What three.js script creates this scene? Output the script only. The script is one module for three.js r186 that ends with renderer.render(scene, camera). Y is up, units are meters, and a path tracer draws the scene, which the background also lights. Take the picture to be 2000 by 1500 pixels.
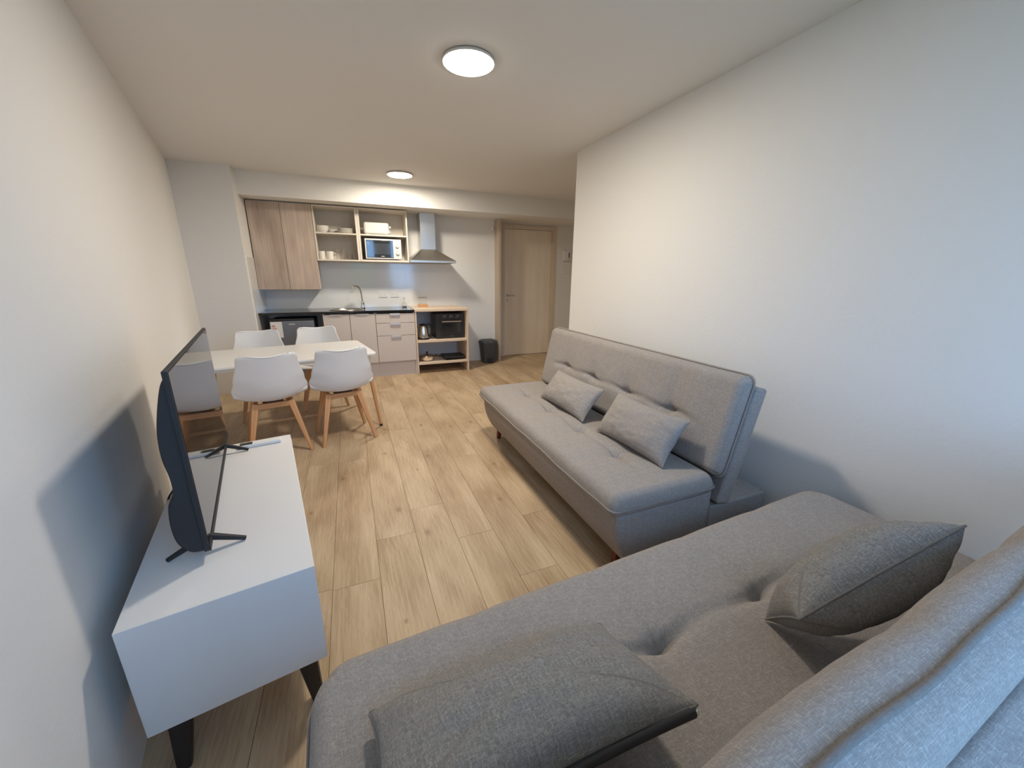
import * as THREE from 'three';
import { RoundedBoxGeometry } from 'three/addons/geometries/RoundedBoxGeometry.js';
import { mergeGeometries, toCreasedNormals } from 'three/addons/utils/BufferGeometryUtils.js';
import { RectAreaLightUniformsLib } from 'three/addons/lights/RectAreaLightUniformsLib.js';

// ---------------------------------------------------------------- camera, sky, exposure
RectAreaLightUniformsLib.init();
const scene = new THREE.Scene();
const D2R = Math.PI / 180;
const camera = new THREE.PerspectiveCamera(2 * Math.atan(750 / 749) / D2R, 2000 / 1500, 0.02, 200);
{
  const p = 15.72 * D2R, y = 22.55 * D2R, r = 0.567 * D2R;
  const fw = new THREE.Vector3(Math.sin(y) * Math.cos(p), -Math.sin(p), -Math.cos(y) * Math.cos(p));
  const rt0 = new THREE.Vector3(Math.cos(y), 0, Math.sin(y)), up0 = rt0.clone().cross(fw);
  const rt = rt0.clone().multiplyScalar(Math.cos(r)).addScaledVector(up0, Math.sin(r));
  const up = rt.clone().cross(fw);
  camera.quaternion.setFromRotationMatrix(new THREE.Matrix4().makeBasis(rt, up, fw.clone().negate()));
  camera.position.set(0, 1.35, 0);
}
scene.background = new THREE.Color().setRGB(2.0, 3.8, 6.7);      // overcast evening sky, seen through the windows behind the camera
const renderer = new THREE.WebGLRenderer({ antialias: true });
renderer.toneMapping = THREE.LinearToneMapping;
renderer.toneMappingExposure = 1.18;
renderer.shadowMap.enabled = true;
const LAMP = { near: 163, far: 178, color: new THREE.Color().setRGB(1.0, 0.895, 0.745) };

// ---------------------------------------------------------------- helpers
let seed = 7;
const rnd = () => { seed = (seed * 1664525 + 1013904223) >>> 0; return seed / 4294967296; };
const rr = (a, b) => a + (b - a) * rnd();
const used = new Map();
function numbered(name) {
  const n = used.get(name) ?? 0; used.set(name, n + 1);
  return n ? name + '_' + String(n).padStart(3, '0') : name;
}
function tag(o, label, category, group, kind) {
  o.userData = { label, category };
  if (group) o.userData.group = group;
  if (kind) o.userData.kind = kind;
  return o;
}
function thing(name, label, category, [x, y, z] = [0, 0, 0], turn = 0, group, kind) {
  const o = new THREE.Group(); o.name = numbered(name); o.position.set(x, y, z); o.rotation.y = turn;
  scene.add(o); return tag(o, label, category, group, kind);
}
function part(parent, name, geo, mat, label) {
  const list = (Array.isArray(geo) ? geo : [geo]).map((g) => g.index ? g.toNonIndexed() : g);
  for (const g of list) for (const k of Object.keys(g.attributes)) if (!['position', 'normal', 'uv'].includes(k)) g.deleteAttribute(k);
  const m = new THREE.Mesh(list.length > 1 ? mergeGeometries(list) : (Array.isArray(geo) ? geo[0] : geo), mat);
  m.name = name; m.castShadow = m.receiveShadow = true; parent.add(m);
  if (label) m.userData.label = label;
  return m;
}
function struct(name, geo, mat, label, category) {
  const m = part(scene, name, geo, mat); m.name = numbered(name);
  return tag(m, label, category, null, 'structure');
}
function solo(name, geo, mat, label, category, group) {
  const m = part(scene, name, geo, mat); m.name = numbered(name);
  return tag(m, label, category, group);
}
function dup(root, [x, y, z], turn, label) {
  const r = root.clone(); r.name = numbered(root.name.replace(/_\d{3}$/, '')); r.userData = { ...root.userData };
  if (label) r.userData.label = label;
  r.position.set(x, y, z); r.rotation.y = turn; scene.add(r); return r;
}
// box from ranges; uv in metres on every face (v along the longer in-plane world axis chosen by `along`)
function box(x0, x1, y0, y1, z0, z1, along = 'y') {
  const g = new THREE.BoxGeometry(x1 - x0, y1 - y0, z1 - z0); g.translate((x0 + x1) / 2, (y0 + y1) / 2, (z0 + z1) / 2);
  return uvBox(g, along);
}
function uvBox(g, along = 'y', ou = 0, ov = 0) {
  const p = g.attributes.position, n = g.attributes.normal, uv = new Float32Array(p.count * 2);
  for (let i = 0; i < p.count; i++) {
    const a = [p.getX(i), p.getY(i), p.getZ(i)], m = [Math.abs(n.getX(i)), Math.abs(n.getY(i)), Math.abs(n.getZ(i))];
    const k = m.indexOf(Math.max(...m)), rest = [0, 1, 2].filter((q) => q !== k), al = 'xyz'.indexOf(along);
    const v = rest.includes(al) ? al : rest[1], u = rest.find((q) => q !== v);
    uv[2 * i] = a[u] + ou; uv[2 * i + 1] = a[v] + ov;
  }
  g.setAttribute('uv', new THREE.BufferAttribute(uv, 2)); return g;
}
function rbox(x0, x1, y0, y1, z0, z1, r = 0.004, along = 'y', seg = 2) {
  const g = new RoundedBoxGeometry(x1 - x0, y1 - y0, z1 - z0, seg, Math.min(r, (x1 - x0) / 2.01, (y1 - y0) / 2.01, (z1 - z0) / 2.01));
  g.translate((x0 + x1) / 2, (y0 + y1) / 2, (z0 + z1) / 2); return uvBox(g, along);
}
const V = (x, y, z) => new THREE.Vector3(x, y, z);
function tube(pts, r, seg = 40, rad = 8, closed = false) {
  return new THREE.TubeGeometry(new THREE.CatmullRomCurve3(pts.map((p) => Array.isArray(p) ? V(...p) : p), closed, 'catmullrom', 0.5), seg, r, rad, closed);
}
function lathe(prof, seg = 32) { return new THREE.LatheGeometry(prof.map(([r, y]) => new THREE.Vector2(r, y)), seg); }
function cyl(r0, r1, h, x, y, z, seg = 20) { const g = new THREE.CylinderGeometry(r1, r0, h, seg); g.translate(x, y + h / 2, z); return g; }
// a tapered bar between two points with rectangular section (w across, d deep)
function taper(a, b, wa, wb, ratio = 1, seg = 4) {
  const A = V(...a), B = V(...b), L = A.distanceTo(B);
  const g = new THREE.CylinderGeometry(wb, wa, L, seg * 4, 1).toNonIndexed();
  const p = g.attributes.position;                                   // squash the circle towards a rounded square
  for (let i = 0; i < p.count; i++) {
    const x = p.getX(i), z = p.getZ(i), rad = Math.hypot(x, z); if (rad < 1e-6) continue;
    const k = Math.pow(Math.pow(Math.abs(x / rad), 4) + Math.pow(Math.abs(z / rad), 4), -0.25);
    p.setX(i, x * k); p.setZ(i, z * k * ratio);
  }
  const uv = g.attributes.uv; for (let i = 0; i < uv.count; i++) { uv.setX(i, uv.getX(i) * 0.16); uv.setY(i, uv.getY(i) * L); }
  g.computeVertexNormals();
  const gc = toCreasedNormals(g, 0.7);
  gc.applyQuaternion(new THREE.Quaternion().setFromUnitVectors(V(0, 1, 0), B.clone().sub(A).normalize()));
  gc.translate((A.x + B.x) / 2, (A.y + B.y) / 2, (A.z + B.z) / 2); return gc;
}
// closed slab around a parametric sheet P(u,v); thickness along the normal
function sheet(P, nu, nv, t, uvScale = [1, 1]) {
  const pos = [], uv = [], idx = [], N = (nu + 1) * (nv + 1), e = 1e-3;
  const grid = [];
  for (let j = 0; j <= nv; j++) for (let i = 0; i <= nu; i++) {
    const u = i / nu, v = j / nv, p = P(u, v);
    const du = P(Math.min(1, u + e), v).sub(P(Math.max(0, u - e), v)), dv = P(u, Math.min(1, v + e)).sub(P(u, Math.max(0, v - e)));
    const n = du.cross(dv).normalize(); grid.push([p, n, u, v]);
  }
  for (const s of [0.5, -0.5]) for (const [p, n, u, v] of grid) { pos.push(p.x + n.x * t * s, p.y + n.y * t * s, p.z + n.z * t * s); uv.push(u * uvScale[0], v * uvScale[1]); }
  const W = nu + 1;
  for (let j = 0; j < nv; j++) for (let i = 0; i < nu; i++) {
    const a = j * W + i, b = a + 1, c = a + W, d = c + 1;
    idx.push(a, b, d, a, d, c, N + a, N + d, N + b, N + a, N + c, N + d);
  }
  const rim = (a, b) => idx.push(a, N + a, N + b, a, N + b, b);
  for (let i = 0; i < nu; i++) { rim(i, i + 1); rim(nv * W + i + 1, nv * W + i); }
  for (let j = 0; j < nv; j++) { rim((j + 1) * W, j * W); rim(j * W + nu, (j + 1) * W + nu); }
  const g = new THREE.BufferGeometry();
  g.setAttribute('position', new THREE.Float32BufferAttribute(pos, 3)); g.setAttribute('uv', new THREE.Float32BufferAttribute(uv, 2));
  g.setIndex(idx); g.computeVertexNormals(); return g;
}

// ---------------------------------------------------------------- noise and textures
const PERM = new Uint8Array(512); { const a = [...Array(256).keys()]; for (let i = 255; i > 0; i--) { const j = Math.floor(rnd() * (i + 1)); [a[i], a[j]] = [a[j], a[i]]; } for (let i = 0; i < 512; i++) PERM[i] = a[i & 255]; }
function noise(x, y) {                                               // value noise, 0..1
  const xi = Math.floor(x), yi = Math.floor(y), fx = x - xi, fy = y - yi, sx = fx * fx * (3 - 2 * fx), sy = fy * fy * (3 - 2 * fy);
  const X = xi & 255, Y = yi & 255, X1 = (X + 1) & 255, Y1 = (Y + 1) & 255;
  const a = PERM[PERM[X] + Y], b = PERM[PERM[X1] + Y], c = PERM[PERM[X] + Y1], d = PERM[PERM[X1] + Y1];
  return ((a + (b - a) * sx) * (1 - sy) + (c + (d - c) * sx) * sy) / 255;
}
const fbm = (x, y, o = 4) => { let s = 0, a = 0.5, t = 0; for (let k = 0; k < o; k++) { s += a * noise(x, y); t += a; a *= 0.5; x = x * 2 + 17.3; y = y * 2 + 9.1; } return s / t; };
function tex(w, h, fn, srgb, rep = [1, 1], wrap = THREE.RepeatWrapping) {
  const d = new Uint8Array(w * h * 4);
  for (let j = 0; j < h; j++) for (let i = 0; i < w; i++) { const c = fn(i, j), k = (j * w + i) * 4; d[k] = Math.max(0, Math.min(255, c[0])); d[k + 1] = Math.max(0, Math.min(255, c[1])); d[k + 2] = Math.max(0, Math.min(255, c[2])); d[k + 3] = 255; }
  const t = new THREE.DataTexture(d, w, h); t.magFilter = THREE.LinearFilter; t.minFilter = THREE.LinearMipmapLinearFilter; t.wrapS = t.wrapT = wrap;
  t.generateMipmaps = true; if (srgb) t.colorSpace = THREE.SRGBColorSpace; t.repeat.set(...rep); t.needsUpdate = true; return t;
}
const lerp3 = (a, b, t) => [a[0] + (b[0] - a[0]) * t, a[1] + (b[1] - a[1]) * t, a[2] + (b[2] - a[2]) * t];
// wood: fibres run along v; w,h are metres covered
function woodTex(px, py, wm, hm, light, dark, o = {}) {
  const { ring = 26, fibre = 1, blot = 0.5, off = 0 } = o;
  return tex(px, py, (i, j) => {
    const x = i / px * wm, y = j / py * hm;
    const warp = fbm(x * 5 + off, y * 1.3 + off, 3) * 0.25;
    const r = Math.sin((x + warp * 0.35) * ring * 6.283 + fbm(x * 3 + off, y * 0.8, 2) * 7);
    const f = noise(x * 420 + off, y * 9), f2 = noise(x * 130 + 40, y * 3 + off), b = fbm(x * 6 + 3 + off, y * 2.2, 3);
    const t = 0.20 * (0.5 + 0.5 * r) + 0.38 * fibre * f + 0.34 * f2 + blot * (b - 0.5) * 1.6;
    return lerp3(light, dark, Math.max(0, Math.min(1, t)));
  }, true, [1 / wm, 1 / hm], THREE.MirroredRepeatWrapping);
}
// oak floor: an atlas of eight boards
const PLK = { w: 0.2015, len: 1.30, rows: 8 };
const floorTex = (() => {
  const W = 2048, H = 2048, rh = H / PLK.rows, boards = [];
  for (let k = 0; k < PLK.rows; k++) {
    const knots = []; const n = 1 + Math.floor(rnd() * 1.8);
    for (let q = 0; q < n; q++) knots.push([rr(0.08, PLK.len - 0.08), rr(0.03, PLK.w - 0.03), rr(0.005, 0.012)]);
    boards.push({ knots, off: rr(0, 90), tone: rr(-0.10, 0.12), cx: rr(0.04, 0.16), cath: rr(0.5, 1.2) });
  }
  const light = [207, 184, 153], dark = [146, 117, 86];
  return tex(W, H, (i, j) => {
    const k = Math.floor(j / rh), b = boards[k], x = i / W * PLK.len, y = (j - k * rh) / rh * PLK.w;
    let yy = y, knot = 0;
    for (const [kx, ky, kr] of b.knots) {
      const dx = (x - kx) * 0.35, dy = y - ky, d = Math.hypot(dx, dy);
      yy += Math.sign(dy || 1) * 0.010 * Math.exp(-d * d / (0.018 * 0.018)); const dk = Math.hypot((x - kx) * 0.6, dy); knot += Math.exp(-dk * dk / (kr * kr * 1.6)) * (0.55 + 0.5 * noise(x * 300, y * 300));
    }
    const wob = (fbm(x * 3.0 + b.off, y * 9, 3) - 0.5) * 0.09;
    const c = yy - b.cx + wob, ring = Math.sin((Math.abs(c) * 130 * b.cath + Math.pow(x - 0.6, 2) * 10 * b.cath + b.off) * 2.2);
    const pore = noise(x * 40 + b.off, y * 1500), fine = noise(x * 14 + b.off, y * 420 + 30), blot = fbm(x * 3 + b.off, y * 8 + 50, 3);
    let t = 0.30 + 0.055 * ring * (0.2 + 1.1 * noise(x * 4 + 7, y * 12 + b.off)) + 0.30 * (pore - 0.5) + 0.24 * (fine - 0.5) + 0.18 * (noise(x * 5 + b.off, y * 130) - 0.5) + 0.80 * (blot - 0.5) + b.tone;
    const col = lerp3(light, dark, Math.max(0, Math.min(1.15, t)));
    return lerp3(col, [112, 84, 58], Math.min(0.6, knot * 0.6));
  }, true);
})();
// linen upholstery: slubby warp and weft
function linen(base, amp, cells, sz, off) {
  const n = 512;
  const warp = [], weft = []; for (let k = 0; k < 1024; k++) { warp.push(rnd()); weft.push(rnd()); }
  const f = (i, j) => {
    const u = i / n * cells, v = j / n * cells, a = Math.floor(u) % cells, b = Math.floor(v) % cells, over = (a + b) & 1;
    const slubA = noise(a * 7.7 + off, v * 0.2 + a * 3.1), slubB = noise(b * 5.3 + off + 40, u * 0.2 + b * 2.7);
    const hi = Math.pow(Math.max(slubA, slubB), 3) - 0.38 + 0.5 * ((over ? warp[a] : weft[b + 300]) - 0.5) + 0.55 * ((over ? slubA : slubB) - 0.5);
    return [hi, Math.abs(Math.sin((over ? u : v) * Math.PI)), over];
  };
  const map = tex(n, n, (i, j) => { const [s] = f(i, j); const k = 1 + amp * s + 0.10 * (noise(i * 0.9, j * 0.9 + off) - 0.5); return base.map((c) => c * k); }, true, [1 / sz, 1 / sz]);
  const bump = tex(n, n, (i, j) => { const [s, r] = f(i, j); const k = 120 + 70 * s + 60 * r; return [k, k, k]; }, false, [1 / sz, 1 / sz]);
  return { map, bump };
}
const std = (o) => new THREE.MeshStandardMaterial(o), phys = (o) => new THREE.MeshPhysicalMaterial(o);
const rgb = (r, g, b) => new THREE.Color().setRGB(r, g, b);
const wallBump = tex(256, 256, (i, j) => { const k = 255 * fbm(i / 9, j / 9, 3); return [k, k, k]; }, false, [2.5, 2.5]);
const linA = linen([160, 153, 148], 0.17, 128, 0.14, 3), linB = linen([141, 138, 135], 0.26, 128, 0.14, 60);
const M = {
  wall: std({ color: rgb(0.82, 0.805, 0.775), roughness: 0.9, bumpMap: wallBump, bumpScale: 0.0006 }),
  ceiling: std({ color: rgb(0.80, 0.785, 0.76), roughness: 0.95 }),
  gap: std({ color: rgb(0.10, 0.075, 0.05), roughness: 0.9 }),
  plank: std({ map: floorTex, roughness: 0.48 }),
  cabWood: std({ map: woodTex(512, 1024, 0.7, 1.05, [214, 196, 180], [164, 144, 129], { ring: 4, fibre: 0.8, blot: 0.8, off: 11 }), roughness: 0.6 }),
  doorWood: std({ map: woodTex(512, 1024, 0.9, 2.1, [244, 232, 214], [228, 212, 190], { ring: 6, fibre: 0.5, blot: 0.5, off: 31 }), roughness: 0.55 }),
  frameWood: std({ map: woodTex(256, 512, 0.3, 1.2, [228, 213, 193], [208, 191, 168], { ring: 14, fibre: 0.4, blot: 0.3, off: 5 }), roughness: 0.55 }),
  shelfWood: std({ map: woodTex(256, 512, 0.3, 0.9, [232, 213, 192], [208, 186, 162], { ring: 16, fibre: 0.5, blot: 0.4, off: 70 }), roughness: 0.5 }),
  beech: std({ map: woodTex(256, 512, 0.16, 0.45, [222, 172, 124], [184, 130, 86], { ring: 40, fibre: 0.8, blot: 0.4, off: 44 }), roughness: 0.5 }),
  finWood: std({ map: woodTex(256, 512, 0.3, 1.2, [204, 186, 166], [184, 165, 144], { ring: 14, fibre: 0.4, blot: 0.3, off: 8 }), roughness: 0.55 }),
  redWood: std({ color: rgb(0.16, 0.045, 0.025), roughness: 0.4 }),
  fabric: std({ map: linA.map, bumpMap: linA.bump, bumpScale: 0.0006, roughness: 0.95 }),
  cushion: std({ map: linB.map, bumpMap: linB.bump, bumpScale: 0.0008, roughness: 0.95 }),
  white: std({ color: rgb(0.80, 0.795, 0.79), roughness: 0.35 }),
  whiteMatt: std({ color: rgb(0.82, 0.81, 0.79), roughness: 0.55 }),
  appliance: std({ color: rgb(0.66, 0.65, 0.635), roughness: 0.4 }),
  lacquer: std({ color: rgb(0.80, 0.79, 0.785), roughness: 0.42 }),
  shell: std({ color: rgb(0.78, 0.785, 0.80), roughness: 0.38 }),
  pad: std({ color: rgb(0.80, 0.79, 0.775), roughness: 0.55 }),
  front: std({ color: rgb(0.64, 0.58, 0.545), roughness: 0.5 }),
  carcass: std({ color: rgb(0.70, 0.64, 0.56), roughness: 0.6 }),
  splash: phys({ color: rgb(0.85, 0.86, 0.85), roughness: 0.12, clearcoat: 0.5, clearcoatRoughness: 0.05 }),
  granite: std({ map: tex(256, 256, (i, j) => { const s = noise(i * 0.8, j * 0.8) > 0.86 ? 46 : 20 + 10 * fbm(i / 6, j / 6, 3); return [s, s, s + 2]; }, true, [3, 3]), roughness: 0.12 }),
  steel: std({ color: rgb(0.62, 0.61, 0.59), metalness: 1, roughness: 0.32 }),
  chrome: std({ color: rgb(0.75, 0.75, 0.76), metalness: 1, roughness: 0.12 }),
  alu: std({ color: rgb(0.62, 0.60, 0.61), metalness: 0.6, roughness: 0.4 }),
  copper: std({ color: rgb(0.76, 0.71, 0.65), metalness: 1, roughness: 0.22 }),
  black: std({ color: rgb(0.018, 0.018, 0.02), roughness: 0.4 }),
  blackMatt: std({ color: rgb(0.03, 0.03, 0.033), roughness: 0.75 }),
  legBlack: std({ color: rgb(0.02, 0.017, 0.018), roughness: 0.5 }),
  screen: phys({ color: rgb(0.012, 0.012, 0.014), roughness: 0.05 }),
  ovenGlass: phys({ color: rgb(0.02, 0.022, 0.024), roughness: 0.06, clearcoat: 1, clearcoatRoughness: 0.03 }),
  binGrey: std({ color: rgb(0.055, 0.06, 0.065), roughness: 0.55 }),
  fridge: std({ color: rgb(0.22, 0.235, 0.27), metalness: 0.55, roughness: 0.4 }),
  china: std({ color: rgb(0.80, 0.77, 0.71), roughness: 0.25 }),
  glass: phys({ color: rgb(1, 1, 1), transmission: 1, thickness: 0, roughness: 0.02, ior: 1.5 }),
  print: std({ color: rgb(0.6, 0.6, 0.6), roughness: 0.5 }),
  greyPrint: std({ color: rgb(0.2, 0.2, 0.2), roughness: 0.5 }),
  redPrint: std({ color: rgb(0.55, 0.16, 0.08), roughness: 0.5 }),
  cork: std({ color: rgb(0.62, 0.32, 0.14), roughness: 0.6 }),
  leaf: std({ color: rgb(0.07, 0.14, 0.03), roughness: 0.8 }),
  bark: std({ color: rgb(0.10, 0.07, 0.045), roughness: 0.9 }),
  lawn: std({ color: rgb(0.10, 0.14, 0.05), roughness: 0.95 }),
  glow: std({ color: rgb(0.9, 0.9, 0.88), emissive: rgb(1, 0.93, 0.82), emissiveIntensity: 30, roughness: 0.5 }),
};

// ---------------------------------------------------------------- the room
const HC = 2.425, XR = 2.01, ZB = -5.98, ZD = -6.165, ZR = 0.6, WA = 0.2102;
const wallX = (z) => -0.4394 + 0.2134 * z;
// floor: dark underlay, every board its own mesh
const floor = new THREE.Group(); floor.name = 'floor'; scene.add(floor);
tag(floor, 'light oak plank floor running from the windows to the kitchen', 'floor', null, 'structure');
part(floor, 'underlay', box(-1.9, 4.3, -0.12, -0.006, ZD - 0.1, ZR + 0.12), M.gap);
{
  const first = 0.008 - 10 * PLK.w, known = { 9: -1.58, 10: -1.858, 11: -2.076, 12: -1.72, 13: -1.353, 14: -3.08 };
  for (let c = 0; c < 31; c++) {
    const x0 = first + c * PLK.w, x1 = x0 + PLK.w;
    if (x1 < -1.75 || x0 > 4.2) continue;
    let z = (known[c] ?? rr(-2.9, -1.6)); while (z < ZR + 0.1) z += PLK.len;
    for (; z > ZD - 0.05; z -= PLK.len) {
      const za = Math.max(z - PLK.len, ZD - 0.09), zb = Math.min(z, ZR + 0.11), row = Math.floor(rnd() * PLK.rows), fl = rnd() < 0.5;
      if (zb - za < 0.03) continue;
      if (x1 < wallX(za) - 0.1 && x1 < wallX(zb) - 0.1) continue;
      const g = new THREE.BoxGeometry(PLK.w - 0.0016, 0.006, zb - za - 0.0016), p = g.attributes.position, uv = new Float32Array(p.count * 2);
      for (let i = 0; i < p.count; i++) {
        let u = (p.getZ(i) + (za + zb) / 2 - (z - PLK.len)) / PLK.len, v = p.getX(i) / PLK.w + 0.5; if (fl) { u = 1 - u; v = 1 - v; }
        uv[2 * i] = u; uv[2 * i + 1] = (row + 0.015 + 0.97 * v) / PLK.rows;
      }
      g.setAttribute('uv', new THREE.BufferAttribute(uv, 2));
      const m = part(floor, 'plank', g, M.plank); m.position.set((x0 + x1) / 2, -0.003, (za + zb) / 2);
    }
  }
}
struct('ceiling', box(-1.9, 4.3, HC, HC + 0.15, ZD - 0.1, ZR + 0.12), M.ceiling, 'plain off-white plaster ceiling with two round lamps', 'ceiling');
{
  const g = box(-0.14, 0, 0, HC, -5.6, 0.75), m = struct('wall_left', g, M.wall, 'splayed off-white wall behind the television', 'wall');
  m.position.set(-0.4394, 0, 0); m.rotation.y = WA;
}
struct('wall_right', box(XR, XR + 0.12, 0, HC, -3.36, ZR + 0.1), M.wall, 'long bare off-white wall behind the sofa', 'wall');
struct('wall_corridor', [box(XR + 0.12, 4.3, 0, HC, -3.46, -3.36), box(4.2, 4.3, 0, HC, ZD, -3.46)], M.wall, 'off-white corridor wall round the corner by the entrance', 'wall');
struct('wall_back', [box(-1.03, 2.17, 0, HC, ZB - 0.12, ZB), box(2.17, 2.385, 0, HC, ZD - 0.08, ZD), box(3.345, 4.3, 0, HC, ZD - 0.08, ZD), box(2.385, 3.345, 2.16, HC, ZD - 0.08, ZD), box(2.36, 3.37, 0, 2.2, ZD - 0.2, ZD - 0.12)], M.wall, 'off-white kitchen wall with the entrance door', 'wall');
struct('wall_column', box(-1.75, -1.025, 0, HC, ZB - 0.12, -5.2), M.wall, 'square off-white column beside the small fridge', 'column');
struct('ceiling_soffit', [box(-1.025, 2.16, 2.18, HC, ZB, -5.37), box(2.16, 4.2, 2.18, HC, ZD, -5.37)], M.wall, 'off-white dropped beam over the kitchen units', 'beam');
// rear wall with two tall windows, behind the camera
const WIN = [[0.03, 0.78], [1.14, 1.93]], WY = [0.12, 2.3];
struct('wall_rear', [box(-0.6, WIN[0][0], 0, HC, ZR, ZR + 0.12), box(WIN[0][1], WIN[1][0], 0, HC, ZR, ZR + 0.12), box(WIN[1][1], XR + 0.12, 0, HC, ZR, ZR + 0.12),
  ...WIN.flatMap(([a, b]) => [box(a, b, 0, WY[0], ZR, ZR + 0.12), box(a, b, WY[1], HC, ZR, ZR + 0.12)])], M.wall, 'off-white window wall with two tall windows', 'wall');
WIN.forEach(([a, b], k) => {
  const w = thing('window_' + (k + 1), k ? 'tall white framed window beside the long bare wall' : 'tall white framed window beside the television wall', 'window', [0, 0, 0], 0, null, 'structure');
  w.name = 'window_' + (k + 1);
  const f = 0.045, z0 = ZR + 0.03, z1 = ZR + 0.09;
  part(w, 'window_frame', [box(a, a + f, WY[0], WY[1], z0, z1), box(b - f, b, WY[0], WY[1], z0, z1), box(a + f, b - f, WY[0], WY[0] + f, z0, z1), box(a + f, b - f, WY[1] - f, WY[1], z0, z1), box(a + f, b - f, 0.95, 0.99, z0, z1)], M.white);
  part(w, 'pane', box(a + f, b - f, WY[0] + f, 0.95, ZR + 0.058, ZR + 0.062), M.glass);
  part(w, 'pane', box(a + f, b - f, 0.99, WY[1] - f, ZR + 0.058, ZR + 0.062), M.glass);
});
// entrance door and its frame
{
  const d = thing('door_1', 'pale wood veneer entrance door with a lever handle', 'door', [0, 0, 0], 0, null, 'structure'); d.name = 'door_1';
  part(d, 'door_leaf', rbox(2.412, 3.272, 0.006, 2.085, ZD - 0.055, ZD - 0.012, 0.003), M.doorWood);
  part(d, 'door_frame', [box(2.372, 2.408, 0, 2.155, ZD - 0.08, ZD + 0.012), box(3.276, 3.352, 0, 2.155, ZD - 0.08, ZD + 0.012), box(2.408, 3.276, 2.09, 2.155, ZD - 0.08, ZD + 0.012), box(2.408, 2.424, 0, 2.09, ZD - 0.08, ZD - 0.057), box(3.26, 3.276, 0, 2.09, ZD - 0.08, ZD - 0.057)], M.frameWood);
  const h = part(d, 'door_handle', [tube([[2.462, 1.035, ZD - 0.012], [2.462, 1.035, ZD + 0.035], [2.475, 1.035, ZD + 0.042], [2.58, 1.035, ZD + 0.042]], 0.009, 24, 8)], M.alu, 'satin metal lever');
  part(h, 'rosette', (() => { const g = new THREE.CylinderGeometry(0.026, 0.026, 0.008, 24); g.rotateX(Math.PI / 2); g.translate(2.462, 1.035, ZD - 0.008); return g; })(), M.alu);
  part(d, 'lock_cover', (() => { const g = new THREE.CylinderGeometry(0.024, 0.024, 0.01, 24); g.rotateX(Math.PI / 2); g.translate(2.462, 0.955, ZD - 0.007); return g; })(), M.alu);
  for (const y of [0.3, 1.05, 1.85]) part(d, 'hinge', cyl(0.008, 0.008, 0.11, 3.275, y - 0.055, ZD - 0.004, 12), M.alu);
  struct('trim_1', rbox(2.165, 2.205, 0, 2.18, ZD, -5.80, 0.003), M.finWood, 'pale wood fin panel between the kitchen and the entrance door', 'panel');
}
// splashback panels
struct('trim_2', [box(-1.02, 2.165, 0, 1.53, ZB, ZB + 0.008)], M.splash, 'glossy pale grey splashback panel behind the kitchen counter', 'splashback');
struct('trim_3', [box(-1.025, -1.017, 0, 1.53, ZB + 0.01, -5.25)], M.splash, 'glossy pale grey splashback panel on the column beside the fridge', 'splashback');

// ---------------------------------------------------------------- ceiling lamps
function ceilingLamp(x, z, radiance, label) {
  const t = thing('ceiling_lamp', label, 'lamp', [x, HC, z], 0, 'round ceiling lamps');
  part(t, 'lamp_frame', lathe([[0.001, -0.001], [0.135, -0.001], [0.136, -0.014], [0.134, -0.017], [0.131, -0.017], [0.130, -0.012], [0.001, -0.011]], 48), M.white);
  part(t, 'lamp_diffuser', lathe([[0.0, -0.0235], [0.10, -0.0232], [0.126, -0.0205], [0.1305, -0.016]], 48), M.glow, 'glowing round diffuser');
  const l = new THREE.RectAreaLight(LAMP.color, radiance, 0.2, 0.2); l.position.set(0, -0.026, 0); l.rotation.x = -Math.PI / 2; l.name = 'lamp_light';
  t.add(l);
}
ceilingLamp(0.684, -2.277, LAMP.near, 'round flat glowing ceiling lamp between the sofas and the television');
ceilingLamp(0.635, -4.82, LAMP.far, 'round flat glowing ceiling lamp beside the kitchen beam');

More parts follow.
